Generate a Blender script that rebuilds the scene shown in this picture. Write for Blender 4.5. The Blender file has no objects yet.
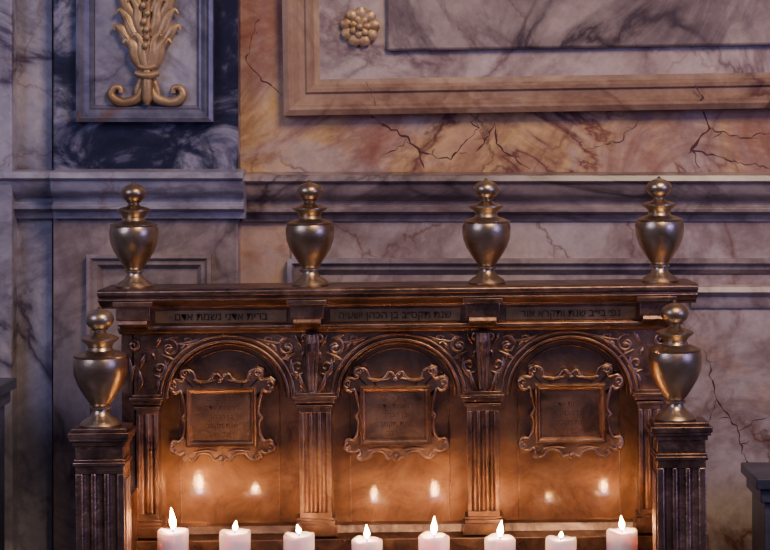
import bpy, math, random
from mathutils import Vector, Matrix
random.seed(4)
D=3.6; F=1800.0; VX=440; VY=150; ZC=1.6
def K(y): return (D+y)/F
def X(px,y=0.0): return (px-VX)*K(y)
def Z(py,y=0.0): return ZC-(py-VY)*K(y)

# ---------------- materials ----------------
def newmat(name):
    m=bpy.data.materials.new(name); m.use_nodes=True
    nt=m.node_tree; b=nt.nodes['Principled BSDF']; return m,nt,b
def ramp(nt,els,interp='LINEAR'):
    r=nt.nodes.new('ShaderNodeValToRGB'); cr=r.color_ramp; cr.interpolation=interp
    while len(cr.elements)<len(els): cr.elements.new(0.5)
    for e,(p,c) in zip(cr.elements,els):
        e.position=p; e.color=(c[0],c[1],c[2],1)
    return r
def noise(nt,vec,scale,detail=6,rough=.55,dist=0):
    n=nt.nodes.new('ShaderNodeTexNoise'); n.inputs['Scale'].default_value=scale
    n.inputs['Detail'].default_value=detail; n.inputs['Roughness'].default_value=rough
    n.inputs['Distortion'].default_value=dist; nt.links.new(vec,n.inputs['Vector']); return n
def math_(nt,op,a,b=None):
    n=nt.nodes.new('ShaderNodeMath'); n.operation=op
    for i,v in enumerate((a,b)):
        if v is None: continue
        if isinstance(v,(int,float)): n.inputs[i].default_value=v
        else: nt.links.new(v,n.inputs[i])
    return n.outputs[0]
def mix(nt,fac,a,b):
    n=nt.nodes.new('ShaderNodeMix'); n.data_type='RGBA'
    if isinstance(fac,(int,float)): n.inputs[0].default_value=fac
    else: nt.links.new(fac,n.inputs[0])
    for i,v in ((6,a),(7,b)):
        if isinstance(v,tuple): n.inputs[i].default_value=(v[0],v[1],v[2],1)
        else: nt.links.new(v,n.inputs[i])
    return n.outputs[2]
def marble(name,els,vein,vscale=2.2,vw=.018,scale=2.5,vein2=(.2,.1,.06),v2w=.02,v2s=3.5,off=(0,0,0),rough=.3,stretch=(1,1,1),rot=0.5,v2mask=.5,patch=None,v2str=.8):
    m,nt,b=newmat(name)
    tc=nt.nodes.new('ShaderNodeTexCoord'); mp=nt.nodes.new('ShaderNodeMapping')
    mp.inputs['Location'].default_value=off; mp.inputs['Scale'].default_value=stretch; mp.inputs['Rotation'].default_value=(0,rot,0)
    nt.links.new(tc.outputs['Object'],mp.inputs['Vector']); v=mp.outputs[0]
    n1=noise(nt,v,scale,9,.62,1.2); r1=ramp(nt,els); nt.links.new(n1.outputs['Fac'],r1.inputs[0])
    c=r1.outputs[0]
    if patch:
        np_=noise(nt,v,scale*1.3,7,.62,2.0); rp=ramp(nt,[(.48,(0,0,0)),(.6,(1,1,1))]); nt.links.new(np_.outputs['Color'],rp.inputs[0])
        c=mix(nt,math_(nt,'MULTIPLY',rp.outputs[0],.75),c,patch)
    # broad soft smoky veins
    ns=noise(nt,v,vscale*.8,9,.65,1.6); sa=math_(nt,'ABSOLUTE',math_(nt,'SUBTRACT',ns.outputs['Fac'],.47))
    sr=ramp(nt,[(0,(.55,.55,.55)),(.06,(0,0,0))]); nt.links.new(sa,sr.inputs[0])
    c=mix(nt,sr.outputs[0],c,tuple(min(1,.45*q+.5*w) for q,w in zip(els[0][1],vein)))
    n2=noise(nt,v,vscale,8,.55,1.0)
    a=math_(nt,'ABSOLUTE',math_(nt,'SUBTRACT',n2.outputs['Fac'],.5))
    vr=ramp(nt,[(0,(1,1,1)),(vw,(.45,.45,.45)),(vw*3,(0,0,0))]); nt.links.new(a,vr.inputs[0])
    nm=noise(nt,v,vscale*.7,3); mr=ramp(nt,[(.4,(0,0,0)),(.6,(1,1,1))]); nt.links.new(nm.outputs['Fac'],mr.inputs[0])
    f1=math_(nt,'MULTIPLY',vr.outputs[0],mr.outputs[0])
    c=mix(nt,f1,c,vein)
    wv=nt.nodes.new('ShaderNodeVectorMath'); wv.operation='MULTIPLY_ADD'
    nw=noise(nt,v,4,6,.6); nt.links.new(nw.outputs['Color'],wv.inputs[0]); wv.inputs[1].default_value=(.35,.35,.35); nt.links.new(v,wv.inputs[2])
    vo=nt.nodes.new('ShaderNodeTexVoronoi'); vo.feature='DISTANCE_TO_EDGE'; vo.inputs['Scale'].default_value=v2s
    nt.links.new(wv.outputs[0],vo.inputs['Vector'])
    v2=ramp(nt,[(0,(1,1,1)),(v2w,(.5,.5,.5)),(v2w*2.2,(0,0,0))]); nt.links.new(vo.outputs['Distance'],v2.inputs[0])
    nm2=noise(nt,v,2.3,3,.5,.5); mr2=ramp(nt,[(v2mask,(0,0,0)),(v2mask+.1,(1,1,1))]); nt.links.new(nm2.outputs['Fac'],mr2.inputs[0])
    f2=math_(nt,'MULTIPLY',math_(nt,'MULTIPLY',v2.outputs[0],mr2.outputs[0]),v2str)
    c=mix(nt,f2,c,vein2)
    n3=noise(nt,v,45,5,.7); r3=ramp(nt,[(.3,(.8,.8,.8)),(.7,(1.1,1.1,1.1))]); nt.links.new(n3.outputs['Fac'],r3.inputs[0])
    mm=nt.nodes.new('ShaderNodeMix'); mm.data_type='RGBA'; mm.blend_type='MULTIPLY'; mm.inputs[0].default_value=1
    nt.links.new(c,mm.inputs[6]); nt.links.new(r3.outputs[0],mm.inputs[7])
    nt.links.new(mm.outputs[2],b.inputs['Base Color']); b.inputs['Roughness'].default_value=rough
    return m
lav=marble('marble_cream',[(.3,(.28,.2,.18)),(.45,(.53,.42,.36)),(.6,(.6,.5,.43)),(.75,(.52,.33,.21))],(.16,.09,.1),off=(3,1,2),v2w=.01,v2str=.4)
lavdark=marble('marble_grey',[(.3,(.16,.11,.115)),(.5,(.38,.3,.265)),(.68,(.48,.38,.32)),(.8,(.4,.2,.11))],(.06,.04,.05),off=(7,1,4),vw=.02,v2w=.01,vein2=(.14,.06,.04),v2str=.5)
lavblue=marble('marble_pale_blue',[(.3,(.2,.19,.24)),(.5,(.42,.4,.45)),(.62,(.5,.47,.49)),(.75,(.44,.33,.28))],(.08,.06,.1),off=(1,5,2),v2w=.01,v2str=.5)
framem=marble('marble_blue_mould',[(.3,(.09,.09,.13)),(.5,(.22,.21,.27)),(.7,(.32,.29,.32))],(.05,.05,.08),off=(1,5,2))
ochre=marble('marble_ochre',[(.28,(.32,.14,.08)),(.4,(.58,.35,.2)),(.48,(.72,.46,.19)),(.58,(.58,.38,.26)),(.7,(.38,.16,.1))],(.18,.06,.05),off=(2.3,1,.6),scale=2.4,vscale=2.4,vw=.012,vein2=(.07,.03,.035),v2w=.009,v2s=2.8,v2mask=.46,patch=(.52,.41,.35),v2str=.65)
brown=marble('marble_brown_mould',[(.3,(.22,.12,.08)),(.5,(.43,.28,.18)),(.7,(.46,.33,.26))],(.12,.05,.04),off=(5,2,.6),v2str=.6)
breccia=marble('marble_dark_breccia',[(.40,(.012,.013,.035)),(.49,(.03,.03,.065)),(.55,(.16,.155,.22)),(.62,(.34,.32,.38)),(.68,(.08,.08,.13))],(.015,.015,.04),scale=6.5,vw=.03,vscale=6,off=(1.4,1,1),vein2=(.01,.012,.03))
lower=marble('marble_lower_veined',[(.3,(.22,.16,.15)),(.45,(.45,.36,.32)),(.6,(.55,.46,.41)),(.75,(.52,.3,.16))],(.18,.07,.04),off=(1,2,8),vw=.014,vein2=(.15,.06,.04),v2mask=.40,v2w=.01,v2str=.7)
crackm,nt_,b_=newmat('vein_dark_red'); b_.inputs['Base Color'].default_value=(.09,.038,.036,1); b_.inputs['Roughness'].default_value=.35
floorm=marble('marble_floor',[(.3,(.1,.09,.1)),(.6,(.2,.18,.19))],(.05,.05,.05))

def bronze(name,c1,c2,c3,rlo,rhi,bump=.25,metal=1.0,bs=60,coat=0,cr=.1):
    m,nt,b=newmat(name)
    tc=nt.nodes.new('ShaderNodeTexCoord'); v=tc.outputs['Object']
    n=noise(nt,v,11,9,.7,.6); r=ramp(nt,[(.32,c1),(.52,c2),(.7,c3)]); nt.links.new(n.outputs['Fac'],r.inputs[0])
    nt.links.new(r.outputs[0],b.inputs['Base Color'])
    n2=noise(nt,v,25,6,.6); mr=nt.nodes.new('ShaderNodeMapRange'); mr.inputs[1].default_value=.3; mr.inputs[2].default_value=.7
    mr.inputs[3].default_value=rlo; mr.inputs[4].default_value=rhi; nt.links.new(n2.outputs['Fac'],mr.inputs[0]); nt.links.new(mr.outputs[0],b.inputs['Roughness'])
    b.inputs['Metallic'].default_value=metal
    n3=noise(nt,v,bs,6,.6); bp=nt.nodes.new('ShaderNodeBump'); bp.inputs['Strength'].default_value=bump; bp.inputs['Distance'].default_value=.004
    nt.links.new(n3.outputs['Fac'],bp.inputs['Height']); nt.links.new(bp.outputs[0],b.inputs['Normal'])
    if coat:
        b.inputs['Coat Weight'].default_value=coat; b.inputs['Coat Roughness'].default_value=cr; b.inputs['Coat IOR'].default_value=1.6
        bp2=nt.nodes.new('ShaderNodeBump'); bp2.inputs['Strength'].default_value=.12; bp2.inputs['Distance'].default_value=.003
        nt.links.new(n3.outputs['Fac'],bp2.inputs['Height']); nt.links.new(bp2.outputs[0],b.inputs['Coat Normal'])
    return m
brz=bronze('bronze_dark',(.09,.055,.045),(.33,.2,.135),(.56,.38,.26),.26,.48,.5)
plq=bronze('bronze_plaque',(.16,.09,.065),(.4,.25,.17),(.58,.4,.28),.3,.46,.4)
pan=bronze('bronze_panel',(.12,.062,.038),(.27,.15,.085),(.36,.22,.135),.36,.5,.35,bs=30,coat=1,cr=.08)
brs=bronze('brass_finial',(.36,.25,.15),(.54,.41,.26),(.62,.5,.34),.27,.42,.15)
strip=bronze('brass_strip',(.3,.19,.1),(.54,.36,.19),(.64,.45,.26),.3,.45,.3)
gold=bronze('gilt_bronze',(.3,.18,.08),(.53,.35,.17),(.62,.43,.24),.4,.6,.3,metal=.6)
eng,nt_,b_=newmat('engraved_dark'); b_.inputs['Base Color'].default_value=(.03,.018,.012,1); b_.inputs['Roughness'].default_value=.6; b_.inputs['Metallic'].default_value=.3
engf,nt_,b_=newmat('engraved_worn'); b_.inputs['Base Color'].default_value=(.2,.12,.08,1); b_.inputs['Roughness'].default_value=.5; b_.inputs['Metallic'].default_value=.9
wax,nt_,b_=newmat('candle_wax'); b_.inputs['Base Color'].default_value=(.92,.8,.84,1); b_.inputs['Roughness'].default_value=.45
b_.inputs['Subsurface Weight'].default_value=.9; b_.inputs['Subsurface Radius'].default_value=(.035,.024,.022); b_.inputs['Subsurface Scale'].default_value=.7
wick,nt_,b_=newmat('wick_black'); b_.inputs['Base Color'].default_value=(.02,.015,.01,1)
flm=bpy.data.materials.new('flame'); flm.use_nodes=True; nt=flm.node_tree; nt.nodes.clear()
o=nt.nodes.new('ShaderNodeOutputMaterial'); e=nt.nodes.new('ShaderNodeEmission'); nt.links.new(e.outputs[0],o.inputs[0])
tc=nt.nodes.new('ShaderNodeTexCoord'); sp=nt.nodes.new('ShaderNodeSeparateXYZ'); nt.links.new(tc.outputs['Generated'],sp.inputs[0])
r=ramp(nt,[(0,(.15,.25,1)),(.18,(1,.4,.09)),(.5,(1,.56,.18)),(1,(1,.34,.07))]); nt.links.new(sp.outputs[2],r.inputs[0]); nt.links.new(r.outputs[0],e.inputs[0]); e.inputs[1].default_value=225

# ---------------- mesh builder ----------------
class B:
    def __init__(s): s.v=[]; s.f=[]
    def add(s,v,f):
        n=len(s.v); s.v+=[tuple(a) for a in v]; s.f+=[tuple(i+n for i in q) for q in f]
    def box(s,x0,x1,y0,y1,z0,z1):
        if x0>x1:x0,x1=x1,x0
        if z0>z1:z0,z1=z1,z0
        if y0>y1:y0,y1=y1,y0
        v=[(x,y,z) for z in(z0,z1) for y in(y0,y1) for x in(x0,x1)]
        s.add(v,[(0,2,3,1),(4,5,7,6),(0,1,5,4),(1,3,7,5),(3,2,6,7),(2,0,4,6)])
    def pbox(s,px0,px1,py0,py1,yf,yb):
        s.box(X(px0,yf),X(px1,yf),yf,yb,Z(py0,yf),Z(py1,yf))
    def prx(s,prof,x0,x1):
        n=len(prof); v=[(x0,y,z) for y,z in prof]+[(x1,y,z) for y,z in prof]
        s.add(v,[(i,(i+1)%n,(i+1)%n+n,i+n) for i in range(n)]+[tuple(range(n))[::-1],tuple(range(n,2*n))])
    def prz(s,prof,z0,z1):
        n=len(prof); v=[(x,y,z0) for x,y in prof]+[(x,y,z1) for x,y in prof]
        s.add(v,[(i,(i+1)%n,(i+1)%n+n,i+n) for i in range(n)]+[tuple(range(n))[::-1],tuple(range(n,2*n))])
    def frame(s,x0,x1,z0,z1,prof):
        v=[];f=[]
        for o,y in prof: v+=[(x0+o,y,z0+o),(x1-o,y,z0+o),(x1-o,y,z1-o),(x0+o,y,z1-o)]
        for k in range(len(prof)-1):
            for i in range(4): f.append((k*4+i,k*4+(i+1)%4,(k+1)*4+(i+1)%4,(k+1)*4+i))
        s.add(v,f)
    def lathe(s,cx,cy,prof,n=40):
        v=[];f=[]
        for r_,z in prof:
            for i in range(n):
                a=2*math.pi*i/n; v.append((cx+r_*math.cos(a),cy+r_*math.sin(a),z))
        for k in range(len(prof)-1):
            for i in range(n): f.append((k*n+i,k*n+(i+1)%n,(k+1)*n+(i+1)%n,(k+1)*n+i))
        f.append(tuple(range(n))[::-1]); f.append(tuple(range((len(prof)-1)*n,len(prof)*n)))
        s.add(v,f)
    def ribbon(s,pts,y,flat=.6,sub=6,n=8):
        P=[Vector(p) for p in pts]; Q=[]
        for i in range(len(P)-1):
            p0=P[max(i-1,0)];p1=P[i];p2=P[i+1];p3=P[min(i+2,len(P)-1)]
            for k in range(sub):
                t=k/sub; Q.append(.5*((2*p1)+(p2-p0)*t+(2*p0-5*p1+4*p2-p3)*t*t+(3*p1-p0-3*p2+p3)*t**3))
        Q.append(P[-1]); v=[];f=[]
        for i,q in enumerate(Q):
            a=Q[max(i-1,0)];b=Q[min(i+1,len(Q)-1)]; d=Vector((b.x-a.x,b.y-a.y)); 
            if d.length<1e-9:d=Vector((1,0))
            d.normalize(); nx,nz=-d.y,d.x; r_=max(q.z,.0002)
            for j in range(n):
                an=2*math.pi*j/n; v.append((q.x+nx*math.cos(an)*r_,y-math.sin(an)*r_*flat,q.y+nz*math.cos(an)*r_))
        for i in range(len(Q)-1):
            for j in range(n): f.append((i*n+j,i*n+(j+1)%n,(i+1)*n+(j+1)%n,(i+1)*n+j))
        f.append(tuple(range(n))[::-1]); f.append(tuple(range((len(Q)-1)*n,len(Q)*n)))
        s.add(v,f)
    def prib(s,pts,y,flat=.6,**k): s.ribbon([(X(a,y),Z(b,y),r_*K(y)) for a,b,r_ in pts],y,flat,**k)
    def spiral(s,cx,cy,r0,turns,a0,dr,w,y,flat=.7):
        pts=[]; N=int(abs(turns)*10)+2
        for i in range(N):
            t=i/(N-1); rr=r0*(1-.85*t); a=a0+dr*turns*2*math.pi*t
            pts.append((cx+rr*math.cos(a),cy+rr*math.sin(a),w*(1-.4*t)))
        s.prib(pts,y,flat,sub=3)
    def ball(s,cx,cy,cz,rx,ry,rz,n=14,m=9):
        v=[];f=[]
        for i in range(m+1):
            p=math.pi*i/m
            for j in range(n):
                a=2*math.pi*j/n; v.append((cx+rx*math.sin(p)*math.cos(a),cy+ry*math.sin(p)*math.sin(a),cz+rz*math.cos(p)))
        for i in range(m):
            for j in range(n): f.append((i*n+j,(i+1)*n+j,(i+1)*n+(j+1)%n,i*n+(j+1)%n))
        s.add(v,f)
    def obj(s,name,mat,parent=None,bev=0,ang=35):
        me=bpy.data.meshes.new(name); me.from_pydata(s.v,[],s.f); me.validate()
        import bmesh
        bm=bmesh.new(); bm.from_mesh(me); bmesh.ops.recalc_face_normals(bm,faces=bm.faces); bm.to_mesh(me); bm.free()
        me.polygons.foreach_set('use_smooth',[True]*len(me.polygons)); me.set_sharp_from_angle(angle=math.radians(ang))
        me.materials.append(mat); ob=bpy.data.objects.new(name,me); bpy.context.scene.collection.objects.link(ob)
        if bev:
            md=ob.modifiers.new('bev','BEVEL'); md.width=bev; md.segments=2; md.limit_method='ANGLE'; md.angle_limit=math.radians(40)
        if parent: ob.parent=parent
        return ob
def empty(name,loc=(0,0,0)):
    e=bpy.data.objects.new(name,None); bpy.context.scene.collection.objects.link(e); e.location=loc; e.empty_display_size=.1; return e

# ---------------- room ----------------
W=.30; P=.25
b=B(); b.box(-3,3,-5,.6,-.05,0); b.obj('floor',floorm)
b=B(); b.box(-3,3,W,W+.3,0,3.4); wall=b.obj('wall_back',ochre)
b=B(); b.box(X(292,W),3,W-.008,W+.01,0,Z(219,W)); b.obj('cladding_lower_right',lower,wall)
b=B(); b.box(X(12,W),X(53,W),W-.012,W+.01,0,3.4); b.obj('cladding_left_strip',lavblue,wall)
b=B(); b.box(-3,X(12,.24),.24,W+.01,0,3.4); b.obj('cladding_left_edge',lavblue,wall,.004)
b=B(); b.pbox(53,238,-500,172,P,W+.01); b.obj('pilaster_upper',breccia,wall,.003)
b=B(); b.box(X(53,P),X(238,P),P,W+.01,0,Z(172,P)); b.obj('pilaster_lower',lavdark,wall,.003)
b=B(); b.pbox(95,198,-500,108,P-.003,P+.01); b.obj('pilaster_inset',lavblue,wall)
b=B(); b.frame(X(78,P),X(214,P),Z(122,P),Z(-500,P),[(0,P),(0,P-.022),(.008,P-.026),(.012,P-.018),(.018,P-.018),(.026,P-.012),(.030,P-.014),(.036,P-.004),(.036,P)])
b.obj('pilaster_frame',framem,wall)
b=B(); b.frame(X(88,P),X(212,P),.7,Z(254,P),[(0,P),(0,P-.018),(.008,P-.02),(.014,P-.012),(.022,P-.012),(.03,P-.002),(.03,P)])
b.obj('pilaster_frame_lower',lavdark,wall)
b=B()
zt=3.3; x1=2.6
b.frame(X(285,W),x1,Z(116,W),zt,[(0,W),(0,W-.03),(.012,W-.036),(.018,W-.03),(.022,W-.03),(.034,W-.018),(.046,W-.016),(.05,W-.022),(.058,W-.022),(.066,W-.008),(.078,W-.004),(.078,W)])
o1=b.obj('panel_frame_upper',brown,wall)
b=B(); b.box(X(319,W),x1-.07,W-.004,W+.01,Z(81,W),zt-.07); o2=b.obj('panel_field',lav,wall)
b=B(); b.box(X(388,W),x1-.2,W-.02,W,Z(53,W),zt-.2); o3=b.obj('panel_raised',lavdark,wall,.006)
piv=Vector((X(285,W),W,Z(116,W))); an=-math.radians(.9)
R=Matrix.Translation(piv)@Matrix.Rotation(an,4,'Y')@Matrix.Translation(-piv)
for o_ in (o1,o2,o3): o_.matrix_world=R
# natural fissures in the slabs
def crack(b,pts,w,y,br=True):
    q=[]
    for i in range(len(pts)-1):
        (xa,ya),(xb,yb)=pts[i],pts[i+1]; n=max(2,int(math.hypot(xb-xa,yb-ya)/4))
        for k in range(n):
            t=k/n; q.append((xa+(xb-xa)*t+random.uniform(-1.7,1.7),ya+(yb-ya)*t+random.uniform(-1.7,1.7),w*.62*random.choice((.35,.6,1,1.6))))
    q.append((*pts[-1],w*.2)); b.prib(q,y,.02,sub=2,n=6)
    if br:
        for p in q[3:-2:7]:
            a=random.uniform(0,6.28); L=random.uniform(5,14)
            crack(b,[(p[0],p[1]),(p[0]+L*math.cos(a),p[1]+L*math.sin(a)*.6)],w*.45,y,False)
b=B(); y=W-.0005
crack(b,[(372,118),(384,124),(408,138),(420,152),(424,168)],1.1,y); crack(b,[(408,138),(396,150),(380,158)],.6,y,False); crack(b,[(420,152),(450,160),(478,128),(470,121)],.9,y)
crack(b,[(478,150),(496,124),(498,145),(515,158),(530,169)],.9,y); crack(b,[(258,20),(246,60),(262,80),(283,96)],.7,y)
crack(b,[(704,110),(708,128),(692,150),(700,168)],1.6,y); crack(b,[(708,128),(740,138),(770,133)],1.0,y); crack(b,[(692,150),(730,160),(770,168)],.8,y); crack(b,[(640,120),(620,140),(585,150)],.5,y)
b.obj('wall_fissures',crackm,wall)
b=B()
crack(b,[(366,82),(372,94),(376,110)],.9,W-.0305,False); crack(b,[(696,84),(702,98),(700,106)],1.2,W-.031,False)
b.obj('frame_fissures',crackm,wall)
b=B(); y=W-.0145
crack(b,[(705,350),(716,400),(738,430),(745,460),(770,480)],.8,y); crack(b,[(716,400),(702,440)],.5,y,False); crack(b,[(738,430),(770,415)],.6,y,False)
b.obj('lower_fissures',crackm,wall)
prof=[(169,0),(172,.055),(178,.06),(181,.05),(190,.045),(195,.035),(198,.022),(203,.02),(205,.034),(209,.034),(212,.016),(219,.012),(219,-.02),(169,-.02)]
def ent(px0,px1,yw,name,mat,x0=None,x1=None,dz=0):
    b=B(); b.prx([(yw-p,Z(py+dz,yw-.03)) for py,p in prof],X(px0,yw-.05) if x0 is None else x0,X(px1,yw-.05) if x1 is None else x1); return b.obj(name,mat,wall,.001)
ent(240,0,W,'entablature_right',lavdark,x1=3,dz=3)
ent(50,243,P,'entablature_pilaster',lavblue)
ent(0,52,W-.012,'entablature_left',lavblue,x0=-3)
b=B(); yw=W-.008
b.frame(X(288,yw),x1,.6,Z(258,yw),[(0,yw),(0,yw-.02),(.01,yw-.024),(.016,yw-.014),(.024,yw-.014),(.034,yw-.004),(.034,yw)])
b.obj('panel_frame_lower',lavdark,wall)
b=B(); b.box(X(300,yw),x1-.04,yw-.006,yw+.002,.65,Z(275,yw)); b.obj('panel_field_lower',lower,wall)
b=B(); b.prx([(yw,Z(284,yw)),(yw-.03,Z(286,yw)),(yw-.034,Z(291,yw)),(yw-.02,Z(296,yw)),(yw-.018,Z(303,yw)),(yw-.01,Z(308,yw)),(yw,Z(308,yw))],X(690,yw),3)
b.obj('string_moulding',lav,wall)

# rosette
ros=B(); cy=W-.012
cx,cz=X(360,cy),Z(27,cy); r0=19.5*K(cy)
for rr,n,s_,yy in ((.62,9,.42,0),(.34,7,.3,-.008)):
    for i in range(n):
        a=2*math.pi*i/n+.2*rr
        pts=[(cx+math.cos(a)*r0*q,cz+math.sin(a)*r0*q,r0*w) for q,w in ((.15,.08),(.4*rr/.62,.24*rr/.62),(.75*rr/.62,.34*rr/.62),(1.0*rr/.62,.2*rr/.62))]
        ros.ribbon(pts,cy+yy,.5,sub=4)
ros.ball(cx,cy-.014,cz,r0*.2,.008,r0*.2)
ros.obj('gilt_rosette',gold,None,0,60)
# acanthus ornament
ac=B(); y=P-.012
C=147
def sym(pts,yy=0,flat=.5,**k):
    ac.prib(pts,y+yy,flat,**k); ac.prib([(2*C-a,b_,c) for a,b_,c in pts],y+yy,flat,**k)
sym([(C-2,84,4),(C-8,97,5),(C-20,102,4.5),(C-30,101,5),(C-36,95,4.5),(C-33,88,3.5),(C-27,88,3),(C-26,93,3)],flat=.8)
sym([(C-2,62,3),(C-4,76,4),(C-9,90,4),(C-11,101,2)])
ac.prib([(C,60,3),(C,74,5),(C,88,6),(C,99,5),(C,105,2)],y-.008,.8)
ac.prib([(C-12,73,3),(C,76,4.5),(C+12,73,3)],y-.012,.9); ac.prib([(C-9,66,2),(C,68,3),(C+9,66,2)],y-.012,.9)
sym([(C-4,70,3),(C-11,58,6),(C-13,47,6),(C-20,40,3),(C-24,43,1.5)],-.008)
sym([(C-2,68,3),(C-5,54,5),(C-6,42,4),(C-11,34,2),(C-14,36,1)],-.012)
sym([(C-8,52,4),(C-18,42,5.5),(C-25,30,5),(C-31,26,2.5),(C-33,30,1.2)],-.004)
sym([(C-6,44,4),(C-15,32,6),(C-20,18,5),(C-27,10,2.5),(C-31,14,1.2)],-.006)
sym([(C-4,36,4),(C-9,22,5),(C-10,8,4),(C-16,-2,2.5),(C-19,2,1)],-.01)
sym([(C-6,24,4),(C-20,8,6),(C-25,-8,5),(C-33,-14,2.5)],-.004)
sym([(C-5,12,4),(C-12,-4,5),(C-16,-20,5),(C-24,-30,2)],-.008)
sym([(C-4,-10,4),(C-18,-30,6),(C-28,-45,4),(C-34,-50,2)],-.004)
for p in ([(C-9,62,.8),(C-13,50,1),(C-18,42,.7)],[(C-11,49,.8),(C-19,39,1),(C-26,29,.7)],[(C-9,40,.8),(C-17,27,1),(C-22,15,.7)]): sym(p,-.012,1)
ac.prib([(C,66,3),(C,50,5),(C,25,4),(C,-10,5),(C,-60,4)],y-.008,.8)
for i in range(7): ac.ball(X(C+random.uniform(-3,3),y),y-.018,Z(46-i*8,y),.007,.006,.008)
ac.obj('gilt_acanthus_ornament',gold,None,0,60)

# ---------------- bronze stand ----------------
st=empty('bronze_candle_stand',(X(397,0),0,Z(425,0)))
parts=[]
def add(b,name,mat,bev=0,ang=35):
    o_=b.obj(name,mat,None,bev,ang); parts.append(o_); return o_
b=B(); b.box(X(124),X(668),0,.03,Z(560),Z(325)); add(b,'back_panel',pan)
b=B()
prof=[(.06,Z(286,-.06)),(-.085,Z(286,-.06)),(-.09,Z(288,-.06)),(-.09,Z(292,-.06)),(-.08,Z(294,-.06)),(-.084,Z(297,-.06)),(-.072,Z(301,-.06)),(-.058,Z(304,-.06)),(-.058,Z(306,-.06)),(.05,Z(306,-.06))]
b.prx(prof,X(98.5,-.09),X(700,-.09))
add(b,'cornice',brz,.0015)
b=B(); b.box(X(121,-.045),X(675,-.045),-.045,.045,Z(304,-.045),Z(324,-.045))
b.prx([(.04,Z(322,-.05)),(-.05,Z(322,-.05)),(-.056,Z(324,-.05)),(-.056,Z(327,-.05)),(-.045,Z(329,-.05)),(-.04,Z(332,-.05)),(.04,Z(332,-.05))],X(119,-.05),X(677,-.05))
cols=[134,308,484,658]
for c in cols: 
    h=17
    b.box(X(c-h,-.07),X(c+h,-.07),-.07,0,Z(302,-.07),Z(318,-.07))
    b.box(X(c-h-3,-.08),X(c+h+3,-.08),-.085,0,Z(299,-.08),Z(304,-.08))
    b.prx([(-.068,Z(318,-.07)),(-.072,Z(322,-.07)),(-.055,Z(328,-.07)),(0,Z(328,-.07)),(0,Z(318,-.07))],X(c-h+3,-.07),X(c+h-3,-.07))
add(b,'frieze',brz,.0012)
b=B()
segs=[(154,288),(329,462),(505,637)]
for a,c in segs: b.pbox(a+2,c,308.5,321,-.048,-.03)
add(b,'inscription_strips',strip,.0008)
arcs=[(228,60),(399,60),(570,61)]
SP=396; ys=-.03
b=B()
edges=[(133,312),(312,484),(484,664)]
def arcpt(c,r_,a): return X(c,ys)+r_*K(ys)*math.cos(a), Z(SP,ys)+r_*.93*K(ys)*math.sin(a)
for (c,r_),(e0,e1) in zip(arcs,edges):
    N=32; zt_=Z(331,ys)
    pts=[arcpt(c,r_,math.pi*(1-i/N)) for i in range(N+1)]
    for i in range(N):
        (xa,za),(xb,zb)=pts[i],pts[i+1]
        b.add([(xa,ys,za),(xb,ys,zb),(xb,ys,zt_),(xa,ys,zt_),(xa,0.005,za),(xb,0.005,zb)],[(0,1,2,3),(0,4,5,1)])
    b.box(X(e0,ys),pts[0][0],ys,.005,Z(SP,ys),zt_); b.box(pts[-1][0],X(e1,ys),ys,.005,Z(SP,ys),zt_)
add(b,'spandrels',brz)
b=B()
for c,r_ in arcs:
    for rr,w,yy,fl in ((r_+1,2.0,ys,1.2),(r_+4.5,1.2,ys,.9),(r_+7,1.8,ys-.001,1.3),(r_-3,1.1,-.018,1)):
        pts=[(*arcpt(c,rr,math.pi*(1-i/24)),w*K(0)) for i in range(25)]
        b.ribbon(pts,yy,fl,sub=2)
    pts=[(*arcpt(c,r_-10,math.pi*(1-i/24)),1.0*K(0)) for i in range(25)]
    b.ribbon([(pts[0][0],Z(530),.0016)]+pts+[(pts[-1][0],Z(530),.0016)],0,.9,sub=2)
add(b,'arch_mouldings',brz,0,60)
b=B(); y=ys-.002
def leaf(x0,y0,x1,y1,w,bend=0,yy=0):
    mx,my=(x0+x1)/2,(y0+y1)/2; dx,dy=x1-x0,y1-y0; L=math.hypot(dx,dy); nx,ny=-dy/L,dx/L
    b.prib([(x0,y0,w*.3),(mx+nx*bend,my+ny*bend,w),(x0+dx*.8+nx*bend*.6,y0+dy*.8+ny*bend*.6,w*.7),(x1,y1,w*.15)],y+yy,.7,sub=4)
def fill(c,s_,m=1):
    b.spiral(c+s_*24*m,346,9,1.3,-math.pi/2,s_,1.8,y)
    b.spiral(c+s_*14*m,366,6.5,1.2,math.pi/2,-s_,1.6,y)
    b.spiral(c+s_*42*m,339,5,1.2,math.pi/2,-s_,1.5,y)
    leaf(c+s_*30,342,c+s_*58,335,2.2,2*s_); leaf(c+s_*10,345,c+s_*16,334,2.2); leaf(c+s_*12,380,c+s_*20,358,2.4,3*s_)
    leaf(c+s_*16,352,c+s_*32,360,2.1); leaf(c+s_*8,372,c+s_*17,376,1.8); leaf(c+s_*34,350,c+s_*40,342,2)
    leaf(c+s_*19,348,c+s_*28,345,2.6); leaf(c+s_*46,338,c+s_*54,341,1.6); leaf(c+s_*20,338,c+s_*34,334,1.6); leaf(c+s_*10,358,c+s_*7,350,2)
    leaf(c+s_*10,392,c+s_*13,376,2,1); leaf(c+s_*26,352,c+s_*22,362,1.6)
for c in (312,484):
    for s_ in (-1,1): fill(c,s_)
fill(146,1); fill(651,-1)
for c,s_ in ((138,1),(658,-1)):
    b.spiral(c-s_*4,343,6,1.3,-math.pi/2,s_,1.9,y); leaf(c,392,c+s_*2,368,3,2); leaf(c-s_*8,388,c-s_*8,355,2.6,2); leaf(c+s_*2,366,c+s_*8,352,2.2); leaf(c-s_*9,375,c-s_*2,362,2)
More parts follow.
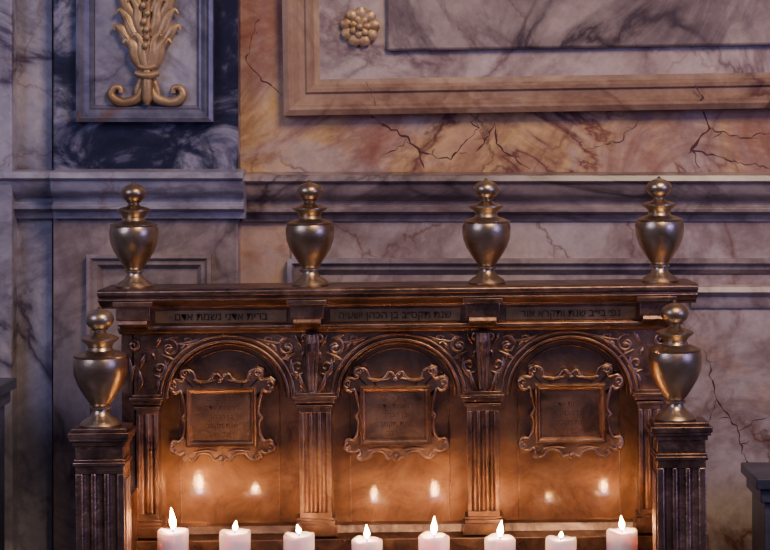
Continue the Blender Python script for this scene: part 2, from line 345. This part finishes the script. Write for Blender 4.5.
for c in (313,484):
    b.prib([(c,333,7),(c,345,8),(c,365,6.5),(c,382,5),(c,394,6)],y,1.4)
    for d in (-5,0,5): b.prib([(c+d,334,1.8),(c+d*1.1,348,2.2),(c+d*.8,368,2),(c+d*.6,390,1.6)],y-.014,.9)
    b.spiral(c-7,338,5,1.2,0,-1,1.8,y-.008); b.spiral(c+7,338,5,1.2,math.pi,1,1.8,y-.008)
    for d in (-1,1): leaf(c+d*4,394,c+d*13,372,2.6,2*d,-.004)
add(b,'foliage_relief',brz,0,60)
def fluted(b,xc,w,nf,y0,yb,z0,z1,dep=.006):
    pts=[(xc-w/2,yb),(xc-w/2,y0)]; m=w*.1; fw=(w-2*m)/nf
    for i in range(nf):
        x0=xc-w/2+m+i*fw+fw*.14; x1=x0+fw*.72
        for k in range(9):
            t=k/8; pts.append((x0+(x1-x0)*t,y0+dep*math.sin(math.pi*t)))
    pts+=[(xc+w/2,y0),(xc+w/2,yb)]
    b.prz(pts,z0,z1)
b=B()
for c,w,nf in ((147,22,2),(315,32,3),(483,32,3),(650,22,2)):
    y0=-.045; xc=X(c,y0); ww=w*K(y0)
    fluted(b,xc,ww,nf,y0,0,Z(512,y0),Z(412,y0))
    b.box(xc-ww/2,xc+ww/2,y0,0,Z(412,y0),Z(404,y0)); b.box(xc-ww/2,xc+ww/2,y0,0,Z(525,y0),Z(512,y0))
    for e,pa,pb in ((2,404,407),(4,398,402),(6,395,398),(3,392,395),(3,520,524),(5,524,535),(3,517,519)):
        b.box(xc-ww/2-e*K(0),xc+ww/2+e*K(0),y0-e*.0016,0,Z(pb,y0),Z(pa,y0))
b.prx([(0,Z(524,-.03)),(-.022,Z(525,-.03)),(-.026,Z(529,-.03)),(-.03,Z(532,-.03)),(-.055,Z(536,-.03)),(-.055,Z(575,-.03)),(0,Z(575,-.03))],X(128),X(666))
b.box(X(122,-.03),X(135,-.03),-.03,.03,Z(575),Z(330)); b.box(X(660,-.03),X(670,-.03),-.03,.03,Z(575),Z(330))
add(b,'pilasters',brz,.001)
# plaques
H=[(0,-39),(4,-44),(8,-44),(11,-39),(17,-36),(25,-36),(28,-40),(30,-46),(36,-49),(42,-47),(43,-42),(39,-40),(42,-37),(49,-39),(54,-35),(54,-28),(48,-24),(44,-27),(42,-23),(39,-12),(38,-3),(42,2),(39,7),(40,18),(43,25),(46,27),(51,26),(54,31),(51,38),(45,40),(40,37),(38,40),(40,44),(35,47),(28,45),(25,40),(18,39),(12,42),(9,47),(4,45),(0,50)]
outl=H+[(-a,b_) for a,b_ in H[-2:0:-1]]
for idx,(c,cyp) in enumerate(((222,414),(396,414),(571,414))):
    b=B(); y0=-.024
    pl=[(X(c+a,y0),Z(cyp+b_,y0)) for a,b_ in outl]
    n=len(pl); v=[(X(c,y0),y0,Z(cyp,y0))]+[(X(c,y0)+(x-X(c,y0))*.95,y0,Z(cyp,y0)+(z-Z(cyp,y0))*.95) for x,z in pl]+[(x,y0+.005,z) for x,z in pl]+[(x,.001,z) for x,z in pl]
    f=[(0,1+i,1+(i+1)%n) for i in range(n)]+[(1+i,1+(i+1)%n,1+n+(i+1)%n,1+n+i) for i in range(n)]+[(1+n+i,1+n+(i+1)%n,1+2*n+(i+1)%n,1+2*n+i) for i in range(n)]
    b.add(v,f)
    b.box(X(c-32,y0),X(c+31,y0),y0-.001,y0,Z(cyp+27,y0),Z(cyp-25,y0))
    b.frame(X(c-36,y0),X(c+35,y0),Z(cyp+31,y0),Z(cyp-29,y0),[(0,y0),(.001,y0-.008),(.004,y0-.011),(.007,y0-.007),(.010,y0-.006),(.013,y0-.001),(.013,y0)])
    add(b,'plaque_%d'%(idx+1),plq,0,22)
    b=B()
    rim=[(c+a*.95,cyp+b_*.95,1.7) for a,b_ in outl+[outl[0]]]
    b.prib(rim,y0,1.1,sub=2)
    for sx,sy in ((-1,-1),(1,-1),(-1,1),(1,1)):
        b.spiral(c+sx*48,cyp+(-31 if sy<0 else 33),4.5,1.2,math.pi/2 if sy<0 else -math.pi/2,sx*sy,1.5,y0-.002,1)
        b.spiral(c+sx*36,cyp+(-43 if sy<0 else 42),4,1.2,0,-sx*sy,1.4,y0-.002,1)
        b.prib([(c+sx*6,cyp+sy*36,1),(c+sx*16,cyp+sy*34.5,1.4),(c+sx*28,cyp+sy*36,1.2)],y0-.002,.9)
    b.ball(X(c),y0-.003,Z(cyp-37),.006,.005,.005); b.ball(X(c),y0-.003,Z(cyp+40),.006,.005,.006)
    add(b,'plaque_scrollwork_%d'%(idx+1),plq,0,60)
# front posts
PY=-.30
posts=[(98.5,'l'),(682,'r')]
b=B()
for c,_ in posts:
    yf=PY-.04; k=K(yf); xc=X(c,yf); yc=PY
    def sq(h,pa,pb): b.box(xc-h*.95*k,xc+h*.95*k,yc-h*.72*k,yc+h*.72*k,Z(pb,yf),Z(pa,yf))
    sq(29,426,430); sq(32.5,430,436); sq(31,436,439); sq(28,439,444); sq(25.5,444,457); sq(27,457,460); sq(28,460,464)
    sq(25,464,470)
    w=49*k; dw=w*.72
    fluted(b,xc,w,3,yc-dw/2,yc+dw/2,.55,Z(472,yf),.007)
    b.box(xc-w/2,xc+w/2,yc-dw/2,yc+dw/2,Z(472,yf),Z(464,yf)); 
    b.box(xc-w/2-.01,xc+w/2+.01,yc-dw/2-.01,yc+dw/2+.01,.45,.56)
    sgn=1 if c<400 else -1
    for q in (-.28,0,.28):
        b.box(xc+sgn*w/2,xc+sgn*(w/2+.003),yc+q*dw-.005,yc+q*dw+.005,.6,Z(478,yf))
    b.box(xc-.02,xc+.02,yc+dw/2,.02,.6,Z(500,PY+.1))
    b.prz([(xc-.04,yc-.03),(xc+.04,yc-.03),(xc+.04,yc+.03),(xc-.04,yc+.03)],0.01,.46)
    b.prz([(xc-.06,yc-.05),(xc+.06,yc-.05),(xc+.06,yc+.05),(xc-.06,yc+.05)],0.01,.06)
    b.prz([(xc-.04,-.04),(xc+.04,-.04),(xc+.04,.03),(xc-.04,.03)],0.01,.7)
add(b,'posts',brz,.0015)
b=B(); ty=Z(590,-.19)
b.box(X(120,PY),X(660,PY),-.32,0,ty-.03,ty); b.box(X(120,PY),X(660,PY),-.33,-.315,ty-.05,ty+.02)
b.box(X(130),X(664),-.02,.03,.55,Z(555))
cand=[(173,530,22),(235,531,10),(299,534,9),(367,539,14),(434,535,18),(500,537,16),(561,538,6),(622,530,14)]
CY=-.19
for c,t,fh in cand:
    cx=X(c,CY); b.lathe(cx,CY,[(.02,ty-.001),(.036,ty),(.036,ty+.012),(.0315,ty+.015),(.0315,ty+.003)],28)
add(b,'candle_tray',brz,.001)
def finial(b,cx,cy,zb,h,rs):
    pr=[(18,0),(18.5,.02),(17,.04),(15,.055),(10,.085),(7.5,.12),(7,.14),(9.5,.15),(9.5,.165),(7.5,.175),(10,.20),(15,.27),(20,.35),(23,.43),(23.8,.49),(23.8,.54),(22.5,.575),(23.2,.585),(23.2,.597),(19.5,.61),(17.5,.62),(12,.635),(10.5,.66),(12,.69),(15,.71),(16.8,.725),(16.8,.738),(13,.755),(7,.77),(5.5,.785),(5.5,.8),(8,.81)]
    for i in range(9):
        a=-1.0+ (math.pi/2+1.0)*i/8
        pr.append((12.6*math.cos(a),.89+.088*math.sin(a)))
    pr[-1]=(1.6,.98); pr+= [(1.8,.99),(.6,1.0)]
    b.lathe(cx,cy,[(max(r_,.3)*rs,zb+h*q) for r_,q in pr],48)
b=B()
for c in (136,312,488.5,661.5):
    y=-.02; zb=Z(286,-.06); finial(b,X(c,y),y,zb-.001,106*K(y),1.02*K(y))
for c in (101,676):
    k=K(PY); finial(b,X(c,PY),PY,Z(426,PY-.04)-.001,120*k,1.13*k)
add(b,'finials',brs,0,40)
def text(s,px,py,size,yy,mat=eng,ex=.0006):
    cu=bpy.data.curves.new('inscription','FONT'); cu.body=s[::-1]; cu.size=size*K(0); cu.align_x='CENTER'; cu.align_y='CENTER'; cu.extrude=ex
    o_=bpy.data.objects.new('inscription',cu); bpy.context.scene.collection.objects.link(o_); o_.rotation_euler=(math.pi/2,0,0); o_.location=(X(px,yy),yy,Z(py,yy)); cu.materials.append(mat); parts.append(o_)
text('ברית אדני נשמת אדם',222,315,10.5,-.049); text('שנת תקס״ב בן הכהן ישעיה',396,315,10,-.049); text('נפ׳ בי״ב שנת ותקרא אור',572,315,10,-.049)
lines=['זכרון עולם','לנשמת אדם','בן הכהן','שנת תקסב','אור נר']
for c in (222,396,571):
    for i,l in enumerate(lines): text(l,c,397+i*9,7,-.0250,engf,.0003)
bpy.context.view_layer.update()
for o_ in parts:
    o_.parent=st; o_.matrix_parent_inverse=Matrix.Translation(-st.location)
st.rotation_euler=(0,-math.radians(.6),0)

tilt=math.radians(.6); 
for i,(c,t,fh) in enumerate(cand):
    cx=X(c,CY); zt_=Z(t,CY); base=ty+.003+ (cx-X(397,0))*math.tan(tilt)
    root=empty('lit_candle',(cx,CY,base))
    if i: root.name='lit_candle.%03d'%i
    r_=.0295; h=zt_-base
    b=B(); b.lathe(0,0,[(r_*1.02,0),(r_,.01),(r_,h-.006),(r_*.98,h-.002),(r_*.9,h),(r_*.75,h-.0015),(r_*.4,h-.004),(.001,h-.005)],36)
    ph=random.random()*6
    b.v=[(x,y_,z+(.0016*math.sin(2*math.atan2(y_,x)+ph)+.001*math.sin(5*math.atan2(y_,x)+ph) if z>h-.003 and math.hypot(x,y_)>.5*r_ else 0)) for x,y_,z in b.v]
    o_=b.obj('wax_body',wax,root,0,60)
    b=B(); b.lathe(.0,0,[(.0012,h-.006),(.0012,h+.004),(.001,h+.007)],8); o_=b.obj('wick',wick,root)
    fH=fh*K(CY); wd=.0035+fh*.00014; lx=random.uniform(-.004,.004)
    z0=h+.001
    prof=[(.0008,0),(.6,.1),(.88,.2),(1,.32),(.9,.46),(.66,.62),(.38,.8),(.16,.93),(.03,1)]
    b=B(); b.lathe(0,0,[(max(wd*a if a>.01 else a,.0003),z0+fH*q) for a,q in prof],16)
    b.v=[(x+lx*((z-z0)/fH)**2,y_,z) for x,y_,z in b.v]
    o_=b.obj('flame',flm,root,0,80)

def ped(name,x0,x1,y0,y1,zt_):
    b=B(); b.box(x0,x1,y0,y1,0,zt_-.05); b.box(x0-.02,x1+.02,y0-.02,y1+.02,zt_-.022,zt_); b.box(x0-.01,x1+.01,y0-.01,y1+.01,zt_-.05,zt_-.022); b.box(x0-.02,x1+.02,y0-.02,y1+.02,0,.12)
    return b.obj(name,breccia2,None,.003)
breccia2=marble('marble_slate',[(.3,(.04,.045,.06)),(.6,(.1,.1,.13)),(.8,(.15,.14,.15))],(.02,.02,.03))
ped('marble_pedestal',X(765,-.05),X(765,-.05)+.35,-.05,.1,Z(477,-.05))
ped('marble_pedestal.001',X(-1,.05)-.35,X(-1,.05),-.02,.1,Z(385,0))

def area(name,loc,tgt,size,en,col):
    l=bpy.data.lights.new(name,'AREA'); l.size=size; l.energy=en; l.color=col
    o_=bpy.data.objects.new(name,l); bpy.context.scene.collection.objects.link(o_); o_.location=loc
    o_.rotation_euler=(Vector(tgt)-Vector(loc)).to_track_quat('-Z','Y').to_euler()
area('cool_fill_left',(-2.6,-2.6,3.0),(-.2,.3,1.5),1.4,42,(.56,.56,1))  # cool soft light added for the wall, no window behind it
area('blue_accent_right',(2.5,-2.2,2.1),(0,0,1.2),1.0,28,(.3,.3,1))  # added blue light for highlights on the bronze edges, no fixture
area('overhead_warm',(.9,-1.9,3.6),(.4,.3,1.6),.9,66,(1,.72,.48))
w=bpy.data.worlds.new('world'); bpy.context.scene.world=w; w.use_nodes=True
w.node_tree.nodes['Background'].inputs[0].default_value=(.38,.35,.62,1); w.node_tree.nodes['Background'].inputs[1].default_value=.17
cd=bpy.data.cameras.new('cam'); cam=bpy.data.objects.new('camera',cd); bpy.context.scene.collection.objects.link(cam)
cam.location=(0,-D,ZC); cam.rotation_euler=(math.pi/2,0,0); cd.sensor_width=36; cd.lens=F/770*36
cd.shift_x=(385-VX)/770; cd.shift_y=-(275-VY)/770; cd.clip_start=.05
bpy.context.scene.camera=cam
